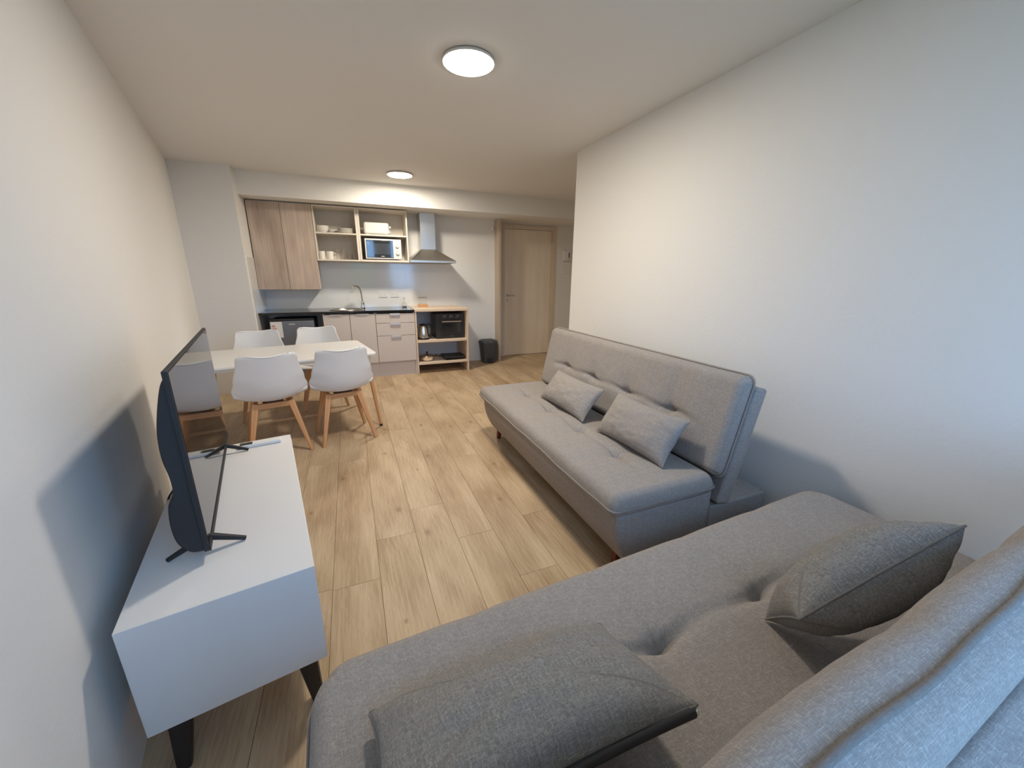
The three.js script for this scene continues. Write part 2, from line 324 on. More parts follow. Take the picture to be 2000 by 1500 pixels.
// ---------------------------------------------------------------- sofas
// quilted cushion: length along x, width along z, seam at y = 0; top rises to T, bottom to -B
function quilt(L, W, T, B, o = {}) {
  const { rows = [0], cols = [], r = 0.05, dip = 0.03, seam = 0.014, nx = 190, nz = 70, wob = 0.004, roll = 0.0, rc = 0.03, s0 = 0 } = o;
  const pos = [], uv = [], idx = [];
  const warpU = (t) => { const a = Math.abs(t), s = Math.sign(t); return s * (1 - Math.pow(1 - a, 1.35)); };   // denser near the ends
  const P = (i, j) => {
    const x = warpU(i / nx * 2 - 1) * L / 2, z = warpU(j / nz * 2 - 1) * W / 2; return [x, z];
  };
  const top = (x, z) => {
    const ex = L / 2 - Math.abs(x), ez = W / 2 - Math.abs(z), q = (e) => { const k = Math.min(1, e / r); return Math.sqrt(Math.max(0, 1 - (1 - k) * (1 - k))); };
    const e = Math.min(q(ex), 1) * q(ez); let h = T * Math.pow(e, 0.9);
    const ins = Math.min(1, ex / 0.10) * Math.min(1, ez / 0.07);
    for (const v0 of rows) {
      let near = 0; for (const u0 of cols) near = Math.max(near, Math.exp(-Math.pow((x - u0) / 0.10, 2)));
      const w = 0.008 + 0.006 * (1 - near), dz = z - v0 - 0.006 * Math.sin(x * 21 + s0);
      const inside = Math.min(1, Math.max(0, (L / 2 - Math.abs(x) - 0.12) / 0.12));
      h -= inside * seam * (0.35 + 0.9 * near) * Math.exp(-dz * dz / (2 * w * w));
      h -= inside * roll * Math.exp(-Math.pow(dz - 0.05, 2) / (2 * 0.04 * 0.04)) * -1;
      for (const u0 of cols) { const d2 = (x - u0) * (x - u0) + (z - v0) * (z - v0) * 1.4; h -= dip * Math.exp(-d2 / (2 * 0.022 * 0.022)) + 0.4 * dip * Math.exp(-d2 / (2 * 0.075 * 0.075)); }
    }
    for (const u0 of cols) h -= Math.min(1, ez / 0.03) * 0.0045 * Math.exp(-Math.pow((x - u0 - 0.004 * Math.sin(z * 30)) / 0.0045, 2)) + 0.006 * Math.exp(-Math.pow((x - u0) / 0.06, 2)) * e;
    h += ins * wob * (fbm(x * 7 + 20 + s0, z * 9 + 20, 3) - 0.5) * 2;
    return h;
  };
  const N = (nx + 1) * (nz + 1), W1 = nx + 1;
  for (const side of [1, -1]) for (let j = 0; j <= nz; j++) for (let i = 0; i <= nx; i++) {
    const [x, z] = P(i, j), ex = L / 2 - Math.abs(x), ez = W / 2 - Math.abs(z), q = (e) => { const k = Math.min(1, e / (r * 0.7)); return Math.sqrt(Math.max(0, 1 - (1 - k) * (1 - k))); };
    const [px, pz] = roundCorner(x, z, L, W, rc); const y = side > 0 ? top(x, z) : -B * q(ex) * q(ez), drop = side > 0 ? Math.max(0, T - y) : T + Math.max(0, -y), atEnd = ex < ez;
    pos.push(px, y, pz); const ux = side > 0 ? px : Math.sign(x) * (L - Math.abs(px)), vz = side > 0 ? pz : Math.sign(z) * (W - Math.abs(pz));
    uv.push(atEnd ? ux + Math.sign(x) * drop : px, atEnd ? pz : vz + Math.sign(z) * drop);
  }
  for (let j = 0; j < nz; j++) for (let i = 0; i < nx; i++) { const a = j * W1 + i, b = a + 1, c = a + W1, d = c + 1; idx.push(a, d, b, a, c, d, N + a, N + b, N + d, N + a, N + d, N + c); }
  const g = new THREE.BufferGeometry(); g.setAttribute('position', new THREE.Float32BufferAttribute(pos, 3)); g.setAttribute('uv', new THREE.Float32BufferAttribute(uv, 2)); g.setIndex(idx); g.computeVertexNormals();
  return g;
}
function roundCorner(x, z, L, W, rc) {
  const dx = Math.abs(x) - (L / 2 - rc), dz = Math.abs(z) - (W / 2 - rc); if (dx <= 0 || dz <= 0) return [x, z];
  const k = Math.max(dx, dz) / Math.hypot(dx, dz); return [Math.sign(x) * (L / 2 - rc + dx * k), Math.sign(z) * (W / 2 - rc + dz * k)];
}
function pipeLoop(L, W, rad, wave = 0.004, s0 = 0, rc = 0.03) {
  const pts = [], c = 0.0;
  const side = (x0, z0, x1, z1, n) => { for (let k = 0; k < n; k++) { const t = k / n; pts.push(V(x0 + (x1 - x0) * t, wave * (Math.sin((x0 + (x1 - x0) * t) * 9 + s0) + Math.sin((x0 + (x1 - x0) * t) * 23 + 1 + s0) * 0.5), z0 + (z1 - z0) * t)); } };
  const a = L / 2, b = W / 2;
  side(-a + c, -b, a - c, -b, 60); side(a, -b + c, a, b - c, 20); side(a - c, b, -a + c, b, 60); side(-a, b - c, -a, -b + c, 20);
  for (const p of pts) { const [x, z] = roundCorner(p.x, p.z, L, W, rc); p.x = x; p.z = z; }
  return new THREE.TubeGeometry(new THREE.CatmullRomCurve3(pts, true), 260, rad, 7, true);
}
function profileExtrude(pts, L, bevel = 0.015) {                      // pts: [depth, height]; length along x, centred
  const s = new THREE.Shape(); pts.forEach(([d, y], i) => i ? s.lineTo(d, y) : s.moveTo(d, y));
  const g = new THREE.ExtrudeGeometry(s, { depth: L - 2 * bevel, bevelEnabled: true, bevelThickness: bevel, bevelSize: bevel, bevelOffset: -bevel, bevelSegments: 4 });
  g.translate(0, 0, -(L - 2 * bevel) / 2); g.rotateY(Math.PI / 2);     // depth -> -z, extrusion -> x
  return toCreasedNormals(uvBox(g, 'y'), 0.6);
}
function makeSofa(name, label, L, [x, z], turn, o = {}) {
  const { lean = 12.5, backD = 0.56, s0 = 0, rc = 0.035, seam = 0.020 } = o;
  const t = thing(name, label, 'sofa', [x, 0, z], turn);
  const SW = 0.60, cols = [-0.3, -0.1, 0.1, 0.3].map((k) => k * L * 1.0);
  // base with its bulging front
  const front = [];
  for (let k = 0; k <= 12; k++) { const a = k / 12, y = 0.095 + (0.345 - 0.095) * a; front.push([0.020 + 0.080 * Math.pow(1 - a, 1.9) + 0.010 * a * a, y]); }
  part(t, 'base', profileExtrude([[0.60, 0.095], ...front, [0.60, 0.352]].map(([d, y]) => [d, y]), L - 0.036, 0.02), M.fabric);
  const seat = part(t, 'seat_cushion', quilt(L, SW, 0.066, 0.042, { rows: [0.0], cols, dip: 0.024, seam, rc, s0 }), M.fabric);
  seat.position.set(0, 0.387, -SW / 2 + 0.008);
  part(seat, 'piping', pipeLoop(L + 0.007, SW + 0.007, 0.0038, 0.003, s0, rc), M.fabric);
  const BH = 0.50, back = part(t, 'back_cushion', quilt(L, BH, 0.058, 0.05, { rows: [0.03], cols, dip: 0.022, seam: 0.018, roll: 0.007, rc: 0.04, s0: s0 + 4 }), M.fabric);
  const a = lean * D2R;                                               // cushion: its z axis runs down the front, its y axis faces forward
  back.rotation.x = Math.PI / 2 - a;
  const mid = BH / 2;
  back.position.set(0, 0.428 + mid * Math.cos(a), -(backD + 0.055) - mid * Math.sin(a));
  part(back, 'piping', pipeLoop(L + 0.009, BH + 0.009, 0.0048, 0.003, s0 + 2, 0.04), M.fabric);
  const fr = part(t, 'back_frame', (() => { const g = new RoundedBoxGeometry(L - 0.01, 0.60, 0.085, 3, 0.015); return uvBox(g, 'y'); })(), M.fabric);
  fr.rotation.x = -a; fr.position.set(0, 0.562, -(backD + 0.140) - 0.16 * Math.sin(a));
  part(t, 'storage_box', rbox(-L / 2 + 0.02, L / 2 - 0.02, 0.06, 0.262, -1.005, -0.601, 0.012), M.fabric);
  for (const lx of [-L / 2 + 0.12, L / 2 - 0.12]) for (const lz of [-0.14, -0.50]) part(t, 'leg', taper([lx, 0, lz + (lz > -0.3 ? 0.012 : -0.012)], [lx, 0.10, lz], 0.016, 0.024), M.redWood, 'short reddish wooden leg');
  return t;
}
makeSofa('sofa_bed', 'grey fabric sofa bed with two small pillows along the bare wall', 1.86, [0.945, -2.065], -Math.PI / 2, { s0: 0 });
makeSofa('sofa_bed', 'grey fabric sofa bed standing across the room before the windows', 2.04, [0.845, -0.872], Math.PI + 0.045, { s0: 7, lean: 14, rc: 0.10, seam: 0.020 });

// pillows given by their four corners
function pillow(name, label, nl, nr, fl, fr, T, o = {}) {
  const A = V(...nl), B = V(...nr), C = V(...fl), Dd = V(...fr);
  const ctr = A.clone().add(B).add(C).add(Dd).multiplyScalar(0.25);
  const ax = B.clone().sub(A).add(Dd).sub(C).multiplyScalar(0.5), bz = A.clone().sub(C).add(B).sub(Dd).multiplyScalar(0.5);
  const a = ax.length() / 2, X = ax.clone().normalize(); bz.addScaledVector(X, -bz.dot(X)); const b = bz.length() / 2, Z = bz.clone().normalize(), Y = Z.clone().cross(X);
  const t = thing(name, label, 'pillow', ctr.toArray(), 0, o.group);
  t.quaternion.setFromRotationMatrix(new THREE.Matrix4().makeBasis(X, Y, Z));
  const n = 64, pos = [], uv = [], idx = [], s0 = o.s0 ?? 0;
  const edge = (u, v) => [a * u * (1 - 0.055 * (1 - v * v) * Math.pow(Math.abs(u), 3)), b * v * (1 - 0.075 * (1 - u * u) * Math.pow(Math.abs(v), 3))];
  for (const s of [1, -1]) for (let j = 0; j <= n; j++) for (let i = 0; i <= n; i++) {
    const f = (k) => { const q = k / n * 2 - 1; return Math.sign(q) * (1 - Math.pow(1 - Math.abs(q), 1.5)); }, u = f(i), v = f(j), [x, z] = edge(u, v);
    const m = Math.pow((1 - Math.pow(Math.abs(u), 2.2)) * (1 - Math.pow(Math.abs(v), 2.2)), 0.48), rim = 1 - m;
    let y = T / 2 * m; y += m * rim * 0.022 * (noise(u * 9 + s0, v * 3 + s0) - 0.5) + m * 0.010 * (fbm(u * 2.2 + 9 + s0, v * 2.2 + s0, 3) - 0.5) * 2 * Math.min(1, m * 2);
    y -= m * rim * 0.004 * Math.abs(Math.sin((Math.abs(u) > Math.abs(v) ? v : u) * 17 + s0));
    const drop = Math.max(0, T / 2 - y) * 0.8, side = Math.abs(u) > Math.abs(v);
    pos.push(x, s * y, z); uv.push(x + (side ? Math.sign(u) * drop : 0), (z + (side ? 0 : Math.sign(v) * drop)) * s);
  }
  const N = (n + 1) * (n + 1), W = n + 1;
  for (let j = 0; j < n; j++) for (let i = 0; i < n; i++) { const p = j * W + i, q = p + 1, c = p + W, d = c + 1; idx.push(p, d, q, p, c, d, N + p, N + q, N + d, N + p, N + d, N + c); }
  const g = new THREE.BufferGeometry(); g.setAttribute('position', new THREE.Float32BufferAttribute(pos, 3)); g.setAttribute('uv', new THREE.Float32BufferAttribute(uv, 2)); g.setIndex(idx); g.computeVertexNormals();
  part(t, 'cover', g, o.mat ?? M.cushion);
  const loop = []; const m = 18;
  for (let k = 0; k < m; k++) loop.push([-1 + 2 * k / m, -1]); for (let k = 0; k < m; k++) loop.push([1, -1 + 2 * k / m]);
  for (let k = 0; k < m; k++) loop.push([1 - 2 * k / m, 1]); for (let k = 0; k < m; k++) loop.push([-1, 1 - 2 * k / m]);
  part(t, 'piping', new THREE.TubeGeometry(new THREE.CatmullRomCurve3(loop.map(([u, v]) => { const [x, z] = edge(u, v); return V(x, 0, z); }), true), 220, 0.003, 7, true), o.mat ?? M.cushion);
  if (o.zip) {
    const zp = []; for (let k = 0; k <= 20; k++) { const u = -0.96 + 1.92 * k / 20, [x, z] = edge(u, 1); zp.push(V(x, -0.007, z + 0.002)); }
    const z = part(t, 'zipper', new THREE.TubeGeometry(new THREE.CatmullRomCurve3(zp), 80, 0.0095, 8), M.blackMatt, 'black zipper');
    part(z, 'zipper_pull', (() => { const g2 = new THREE.SphereGeometry(0.006, 10, 8); const [x, zz] = edge(0.97, 1); g2.translate(x, -0.008, zz + 0.004); return g2; })(), M.chrome);
  }
  return t;
}
const PG = 'grey pillows';
pillow('throw_pillow', 'small grey pillow on the wall sofa, the one nearer the entrance door', [1.295, 0.462, -1.975], [1.285, 0.462, -2.55], [1.445, 0.655, -1.91], [1.435, 0.655, -2.485], 0.13, { s0: 1, group: PG, mat: M.fabric });
pillow('throw_pillow', 'small grey pillow on the wall sofa, the one nearer the windows', [1.325, 0.462, -1.295], [1.30, 0.462, -1.815], [1.475, 0.675, -1.265], [1.45, 0.675, -1.785], 0.14, { s0: 5, group: PG, mat: M.fabric });
pillow('throw_pillow', 'dark grey pillow with a black zipper on the sofa before the windows', [-0.07, 0.60, -0.345], [0.487, 0.60, -0.345], [-0.016, 0.49, -0.635], [0.544, 0.49, -0.635], 0.15, { s0: 12, group: PG, zip: true });
pillow('throw_pillow', 'dark grey pillow tilted against the backrest beside the bare wall', [0.825, 0.618, -0.382], [1.20, 0.812, -0.30], [0.985, 0.468, -0.498], [1.36, 0.662, -0.415], 0.18, { s0: 20, group: PG });

// ---------------------------------------------------------------- television cabinet, television, remote
{
  const t = thing('media_cabinet', 'white lacquered low cabinet with black tapered legs under the television', 'cabinet', [-0.4835, 0, -1.622], 0.17);
  const w = 0.435 / 2, l = 1.143 / 2;
  part(t, 'body', rbox(-w, w - 0.0015, 0.172, 0.519, -l, l, 0.002, 'z'), M.lacquer);
  for (const [z0, z1] of [[-l + 0.02, -0.0015], [0.0015, l - 0.02]]) part(t, 'door', rbox(w - 0.0015, w, 0.188, 0.502, z0, z1, 0.0006, 'z'), M.lacquer);
  for (const sx of [-1, 1]) for (const sz of [-1, 1]) part(t, 'leg', taper([sx * (w - 0.045), 0, sz * (l - 0.022)], [sx * (w - 0.06), 0.172, sz * (l - 0.050)], 0.017, 0.030), M.legBlack, 'black tapered leg');
}
{
  const t = thing('television', 'flat black television on splayed feet on the white cabinet', 'television', [-0.55, 0.519, -1.7255], 0.184);
  const l = 0.994 / 2, b = 0.031, h = 0.553;
  part(t, 'panel', rbox(-0.013, 0.0, b, b + h, -l, l, 0.003, 'z'), M.blackMatt);
  part(t, 'screen', box(0.0, 0.0012, b + 0.020, b + h - 0.006, -l + 0.007, l - 0.007), M.screen, 'dark glossy screen');
  part(t, 'back_housing', (() => {
    const s = new THREE.Shape(); s.moveTo(-0.011, b + 0.0);
    s.splineThru([[-0.044, 0.008], [-0.068, 0.045], [-0.074, 0.10], [-0.068, 0.165], [-0.052, 0.20], [-0.050, 0.25], [-0.056, 0.31], [-0.053, 0.38], [-0.040, 0.45], [-0.024, 0.51], [-0.011, 0.535]].map(([x, y]) => new THREE.Vector2(x, b + y)));
    const L = 0.985 - 0.02, g = new THREE.ExtrudeGeometry(s, { depth: L, bevelEnabled: true, bevelThickness: 0.008, bevelSize: 0.006, bevelOffset: -0.006, bevelSegments: 2 }); g.translate(0, 0, -L / 2); return toCreasedNormals(g, 0.5);
  })(), M.blackMatt);
  part(t, 'lower_bezel', rbox(0.0, 0.004, b, b + 0.0195, -l, l, 0.0015, 'z'), M.blackMatt);
  for (const z of [0.44, -0.335]) {
    part(t, 'foot', [taper([-0.11, 0.006, z], [-0.014, b + 0.02, z], 0.006, 0.010), taper([0.085, 0.006, z], [-0.010, b + 0.02, z], 0.006, 0.010), rbox(-0.03, 0.0, b - 0.006, b + 0.03, z - 0.012, z + 0.012, 0.003)], M.blackMatt);
  }
const c = solo('power_cable', tube([[-0.066, 0.08, 0.1], [-0.10, 0.06, 0.06], [-0.15, 0.03, 0.02], [-0.178, -0.04, 0.0], [-0.19, -0.2, -0.02], [-0.19, -0.5, -0.02]], 0.0035, 50, 7), M.blackMatt, 'thin black cable hanging behind the television', 'cable');
  c.position.copy(t.position); c.rotation.copy(t.rotation);
}
{
  const t = thing('remote_control', 'long white remote control with a dark display on the cabinet', 'remote control', [-0.487, 0.519, -2.125], 0.17);
  part(t, 'body', rbox(-0.092, 0.092, 0, 0.018, -0.022, 0.022, 0.007, 'x', 3), M.white);
  part(t, 'display', rbox(-0.084, -0.032, 0.0175, 0.0192, -0.016, 0.016, 0.0008), M.black, 'dark display');
}

// ---------------------------------------------------------------- dining table and chairs
{
  const t = thing('dining_table', 'white rectangular dining table on round wooden legs', 'table', [-0.535, 0, -3.79], 0.187);
  const hx = 0.645, hz = 0.40, s = new THREE.Shape(), r = 0.05;
  s.moveTo(-hx + r, -hz); s.lineTo(hx - r, -hz); s.quadraticCurveTo(hx, -hz, hx, -hz + r); s.lineTo(hx, hz - r); s.quadraticCurveTo(hx, hz, hx - r, hz); s.lineTo(-hx + r, hz); s.quadraticCurveTo(-hx, hz, -hx, hz - r); s.lineTo(-hx, -hz + r); s.quadraticCurveTo(-hx, -hz, -hx + r, -hz);
  const g = new THREE.ExtrudeGeometry(s, { depth: 0.012, bevelEnabled: true, bevelThickness: 0.004, bevelSize: 0.004, bevelOffset: -0.004, bevelSegments: 2, curveSegments: 8 }); g.rotateX(-Math.PI / 2); g.translate(0, 0.674, 0);
  part(t, 'tabletop', toCreasedNormals(g, 0.6), M.white);
  part(t, 'rail', [box(-hx + 0.1, hx - 0.1, 0.635, 0.669, hz - 0.10, hz - 0.075), box(-hx + 0.1, hx - 0.1, 0.635, 0.669, -hz + 0.075, -hz + 0.10)], M.white);
  for (const sx of [-1, 1]) for (const sz of [-1, 1]) {
    const top = [sx * (hx - 0.075), 0.64, sz * (hz - 0.075)], foot = [sx * (hx - 0.012), 0.0, sz * (hz - 0.025)];
    const leg = part(t, 'leg', taperRound(top, foot, 0.021, 0.013, 0.02), M.beech);
    part(leg, 'bracket', cyl(0.030, 0.033, 0.052, top[0] - sx * 0.0, 0.618, top[2], 20), M.white, 'white leg socket');
    part(leg, 'tip', taperRound([foot[0] - sx * 0.0012, 0.018, foot[2] - sz * 0.001], foot, 0.0145, 0.0135, 0), M.black, 'black foot cap');
  }
}
function taperRound(a, b, ra, rb, cut) {
  const A = V(...a), B = V(...b), d = B.clone().sub(A).normalize(), E = B.clone().addScaledVector(d, -cut), L = A.distanceTo(E);
  const g = new THREE.CylinderGeometry(ra, rb, L, 18), uv = g.attributes.uv; for (let i = 0; i < uv.count; i++) { uv.setX(i, uv.getX(i) * 0.12); uv.setY(i, uv.getY(i) * L); }
  g.applyQuaternion(new THREE.Quaternion().setFromUnitVectors(V(0, -1, 0), d)); g.translate((A.x + E.x) / 2, (A.y + E.y) / 2, (A.z + E.z) / 2); return g;
}
function makeChair(label) {                                            // the sitter looks along -z
  const t = thing('dining_chair', label, 'chair', [0, 0, 0], 0, 'white dining chairs');
  const ctr = new THREE.CatmullRomCurve3([[0.215, 0.437], [0.16, 0.452], [0.04, 0.436], [-0.10, 0.430], [-0.172, 0.452], [-0.212, 0.525], [-0.238, 0.64], [-0.268, 0.775], [-0.276, 0.805]].map(([f, y]) => V(0, y, -f)), false, 'centripetal');
  const W = [[0, 0.185], [0.12, 0.213], [0.3, 0.228], [0.48, 0.24], [0.58, 0.242], [0.7, 0.222], [0.84, 0.188], [0.95, 0.160], [1, 0.150]];
  const Lf = [[0, 0.012], [0.2, 0.02], [0.38, 0.045], [0.52, 0.085], [0.62, 0.085], [0.75, 0.062], [0.9, 0.045], [1, 0.04]];
  const pick = (T, v) => { for (let k = 1; k < T.length; k++) if (v <= T[k][0]) { const q = (v - T[k - 1][0]) / (T[k][0] - T[k - 1][0]), s = q * q * (3 - 2 * q); return T[k - 1][1] + (T[k][1] - T[k - 1][1]) * s; } return T[T.length - 1][1]; };
  const P = (u, v) => {
    const s = u * 2 - 1, c = ctr.getPoint(v), tg = ctr.getTangent(v);      // the edges rise from the seat and come forward from the back
    let w = pick(W, v); const corner = v > 0.9 ? (v - 0.9) / 0.1 : 0;
    const dipTop = corner * 0.016 * (1 - s * s) + corner * corner * 0.022 * Math.pow(Math.abs(s), 6);
    const p = c.clone().addScaledVector(V(0, tg.z, -tg.y), pick(Lf, v) * Math.pow(Math.abs(s), 2.2));
    p.x = w * s * (1 - 0.03 * corner * Math.pow(Math.abs(s), 4)); p.y -= dipTop; return p;
  };
  part(t, 'shell', sheet(P, 36, 56, 0.010), M.shell);
  // seat pad
  const pad = (u, v) => { const a = u * 2 * Math.PI, r = v, p = P(0.5 + 0.5 * 0.80 * Math.cos(a) * r * 0.98, 0.245 + 0.20 * Math.sin(a) * r); p.y += 0.008 + 0.026 * Math.sqrt(Math.max(0, 1 - r * r)); return p; };
  const pp = [], pi = [], nu = 40, nv = 10; for (let j = 0; j <= nv; j++) for (let i = 0; i <= nu; i++) pp.push(...pad(i / nu, Math.max(0.001, j / nv)).toArray());
  for (let j = 0; j < nv; j++) for (let i = 0; i < nu; i++) { const a = j * (nu + 1) + i, b = a + 1, c = a + nu + 1, d = c + 1; pi.push(a, b, d, a, d, c); }
  const pg = new THREE.BufferGeometry(); pg.setAttribute('position', new THREE.Float32BufferAttribute(pp, 3)); pg.setIndex(pi); pg.computeVertexNormals(); pg.setAttribute('uv', new THREE.Float32BufferAttribute(new Float32Array(pp.length / 3 * 2), 2));
  part(t, 'seat_pad', pg, M.pad);
  for (const sx of [-1, 1]) for (const sz of [-1, 1]) part(t, 'leg', taper([sx * 0.205, 0, sz * 0.195], [sx * 0.115, 0.412, sz * 0.105], 0.0125, 0.024, 0.85), M.beech);
  part(t, 'seat_frame', [rbox(-0.135, 0.135, 0.372, 0.412, -0.125, -0.098, 0.004, 'x'), rbox(-0.135, 0.135, 0.372, 0.412, 0.098, 0.125, 0.004, 'x'), rbox(-0.125, -0.098, 0.372, 0.412, -0.1, 0.1, 0.004, 'z'), rbox(0.098, 0.125, 0.372, 0.412, -0.1, 0.1, 0.004, 'z')], M.beech);
  part(t, 'mount_plate', rbox(-0.07, 0.07, 0.405, 0.424, -0.09, 0.09, 0.003), M.blackMatt);
  return t;
}
const chair = makeChair('white shell chair between the table and the television cabinet');
chair.position.set(-0.635, 0, -3.345); chair.rotation.y = 0.22;
dup(chair, [-0.145, 0, -3.435], 0.20, 'white shell chair at the table side facing the sofas');
dup(chair, [-0.86, 0, -4.30], Math.PI + 0.16, 'white shell chair at the kitchen side of the table before the column');
dup(chair, [-0.345, 0, -4.42], Math.PI + 0.10, 'white shell chair at the kitchen side of the table before the fridge');

// ---------------------------------------------------------------- kitchen: base units
const ZF = -5.37, G = 0.0025;
{
  const t = thing('sink_cabinet', 'beige two-door base cabinet under the sink', 'cabinet', [0, 0, 0]);
  part(t, 'carcass', [box(-0.34, -0.322, 0.205, 0.868, ZB + 0.01, ZF - 0.02), box(0.265, 0.283, 0.205, 0.868, ZB + 0.01, ZF - 0.02), box(-0.322, 0.265, 0.205, 0.223, ZB + 0.01, ZF - 0.02)], M.front);
  for (const [a, b] of [[-0.34, -0.028], [-0.028, 0.283]]) {
    const d = part(t, 'door', rbox(a + G, b - G, 0.207, 0.858, ZF - 0.018, ZF, 0.002), M.front);
    part(d, 'edge_pull', rbox((a + b) / 2 - 0.075, (a + b) / 2 + 0.075, 0.852, 0.861, ZF - 0.012, ZF + 0.012, 0.002), M.alu, 'slim metal edge pull');
  }
  part(t, 'plinth', box(-0.34, 0.283, 0, 0.203, ZF - 0.07, ZF - 0.052), M.front);
}
{
  const t = thing('drawer_cabinet', 'beige base cabinet with three drawers beside the open shelves', 'cabinet', [0, 0, 0]);
  part(t, 'carcass', [box(0.284, 0.302, 0.205, 0.868, ZB + 0.01, ZF - 0.02), box(0.770, 0.788, 0.0, 0.868, ZB + 0.01, ZF - 0.02), box(0.302, 0.770, 0.205, 0.223, ZB + 0.01, ZF - 0.02)], M.front);
  for (const [y0, y1, w] of [[0.731, 0.858, 0.055], [0.562, 0.731, 0.055], [0.207, 0.562, 0.055]]) {
    const d = part(t, 'drawer', rbox(0.284 + G, 0.788 - G, y0 + G, y1 - G, ZF - 0.018, ZF, 0.002), M.front);
    part(d, 'edge_pull', [rbox(0.53 - w * 1.2, 0.53 + w * 1.2, y1 - 0.012, y1 - 0.001, ZF - 0.012, ZF + 0.014, 0.002), rbox(0.53 - w * 1.2, 0.53 + w * 1.2, y1 - 0.030, y1 - 0.003, ZF + 0.010, ZF + 0.013, 0.001)], M.alu, 'slim metal edge pull');
  }
  part(t, 'plinth', box(0.284, 0.770, 0, 0.203, ZF - 0.07, ZF - 0.052), M.front);
}
{ // worktop with a cut-out for the sink
  const s = new THREE.Shape(); s.moveTo(-1.016, -ZF - 0.012); s.lineTo(0.786, -ZF - 0.012); s.lineTo(0.786, -ZB - 0.009); s.lineTo(-1.016, -ZB - 0.009); s.closePath();
  const h = new THREE.Path(); h.moveTo(-0.22, 5.45); h.lineTo(0.10, 5.45); h.lineTo(0.10, 5.80); h.lineTo(-0.22, 5.80); h.closePath(); s.holes.push(h);
  const g = new THREE.ExtrudeGeometry(s, { depth: 0.028, bevelEnabled: false }); g.rotateX(-Math.PI / 2); g.translate(0, 0.872, 0);
  solo('worktop', g, M.granite, 'polished black granite worktop over the fridge and the beige cabinets', 'worktop');
}
{
  const t = thing('kitchen_sink', 'round-edged stainless steel sink set into the black worktop', 'sink', [-0.06, 0.9, -5.625]);
  part(t, 'rim', (() => {
    const g = new THREE.TorusGeometry(0.185, 0.012, 10, 56); g.rotateX(Math.PI / 2); g.scale(1.06, 0.55, 1.02); g.translate(0, 0.003, 0); return g;
  })(), M.steel);
  part(t, 'bowl', (() => { const g = lathe([[0.192, 0.002], [0.178, 0.0], [0.165, -0.02], [0.155, -0.13], [0.13, -0.15], [0.03, -0.155], [0.0, -0.155]], 48); g.scale(1.06 * 0.98, 1, 1); return g; })(), (M.steel2 = std({ color: rgb(0.62, 0.61, 0.59), metalness: 1, roughness: 0.3, side: THREE.DoubleSide })));
  part(t, 'drain', cyl(0.03, 0.03, 0.004, 0, -0.154, 0), M.chrome);
}
{
  const t = thing('kitchen_faucet', 'chrome gooseneck faucet standing behind the sink', 'faucet', [0.155, 0.9, -5.80]);
  part(t, 'body', [lathe([[0.0, 0], [0.03, 0], [0.031, 0.008], [0.024, 0.016], [0.023, 0.075], [0.020, 0.085], [0.012, 0.092], [0.0, 0.093]], 24)], M.chrome);
  part(t, 'spout', tube([[0, 0.085, 0], [-0.004, 0.15, 0.004], [-0.012, 0.23, 0.012], [-0.035, 0.285, 0.03], [-0.075, 0.303, 0.06], [-0.115, 0.285, 0.09], [-0.128, 0.25, 0.10], [-0.13, 0.215, 0.102]], 0.0105, 60, 12), M.chrome);
  part(t, 'lever', [tube([[0, 0.055, 0.02], [0.004, 0.062, 0.045], [0.008, 0.085, 0.085]], 0.006, 16, 8)], M.chrome);
}
// small fridge in its niche
{
  const t = thing('small_fridge', 'small grey fridge with an energy sticker under the worktop', 'fridge', [-0.684, 0, -5.37]);
  part(t, 'body', rbox(-0.245, 0.245, 0.02, 0.805, -0.52, -0.06, 0.01), M.blackMatt);
  const d = part(t, 'door', rbox(-0.24, 0.24, 0.04, 0.798, -0.055, 0.0, 0.012, 'y', 3), M.fridge, 'brushed grey door');
  part(d, 'top_trim', rbox(-0.24, 0.24, 0.799, 0.826, -0.055, -0.004, 0.006), M.black);
  const st = part(t, 'energy_sticker', box(-0.228, -0.108, 0.60, 0.79, 0.0002, 0.0012), M.whiteMatt, 'white energy sticker');
  part(st, 'sticker_print', [box(-0.217, -0.187, 0.742, 0.752, 0.0012, 0.0016), box(-0.217, -0.18, 0.728, 0.737, 0.0012, 0.0016), box(-0.217, -0.172, 0.700, 0.715, 0.0012, 0.0016), box(-0.217, -0.162, 0.685, 0.695, 0.0012, 0.0016)], M.redPrint);
  part(d, 'badge', rbox(-0.035, 0.03, 0.752, 0.764, 0.0, 0.003, 0.001), M.print, 'pale maker badge');
  for (const x of [-0.2, 0.2]) for (const z of [-0.46, -0.1]) part(t, 'foot', cyl(0.018, 0.018, 0.021, x, 0, z, 12), M.black);
}
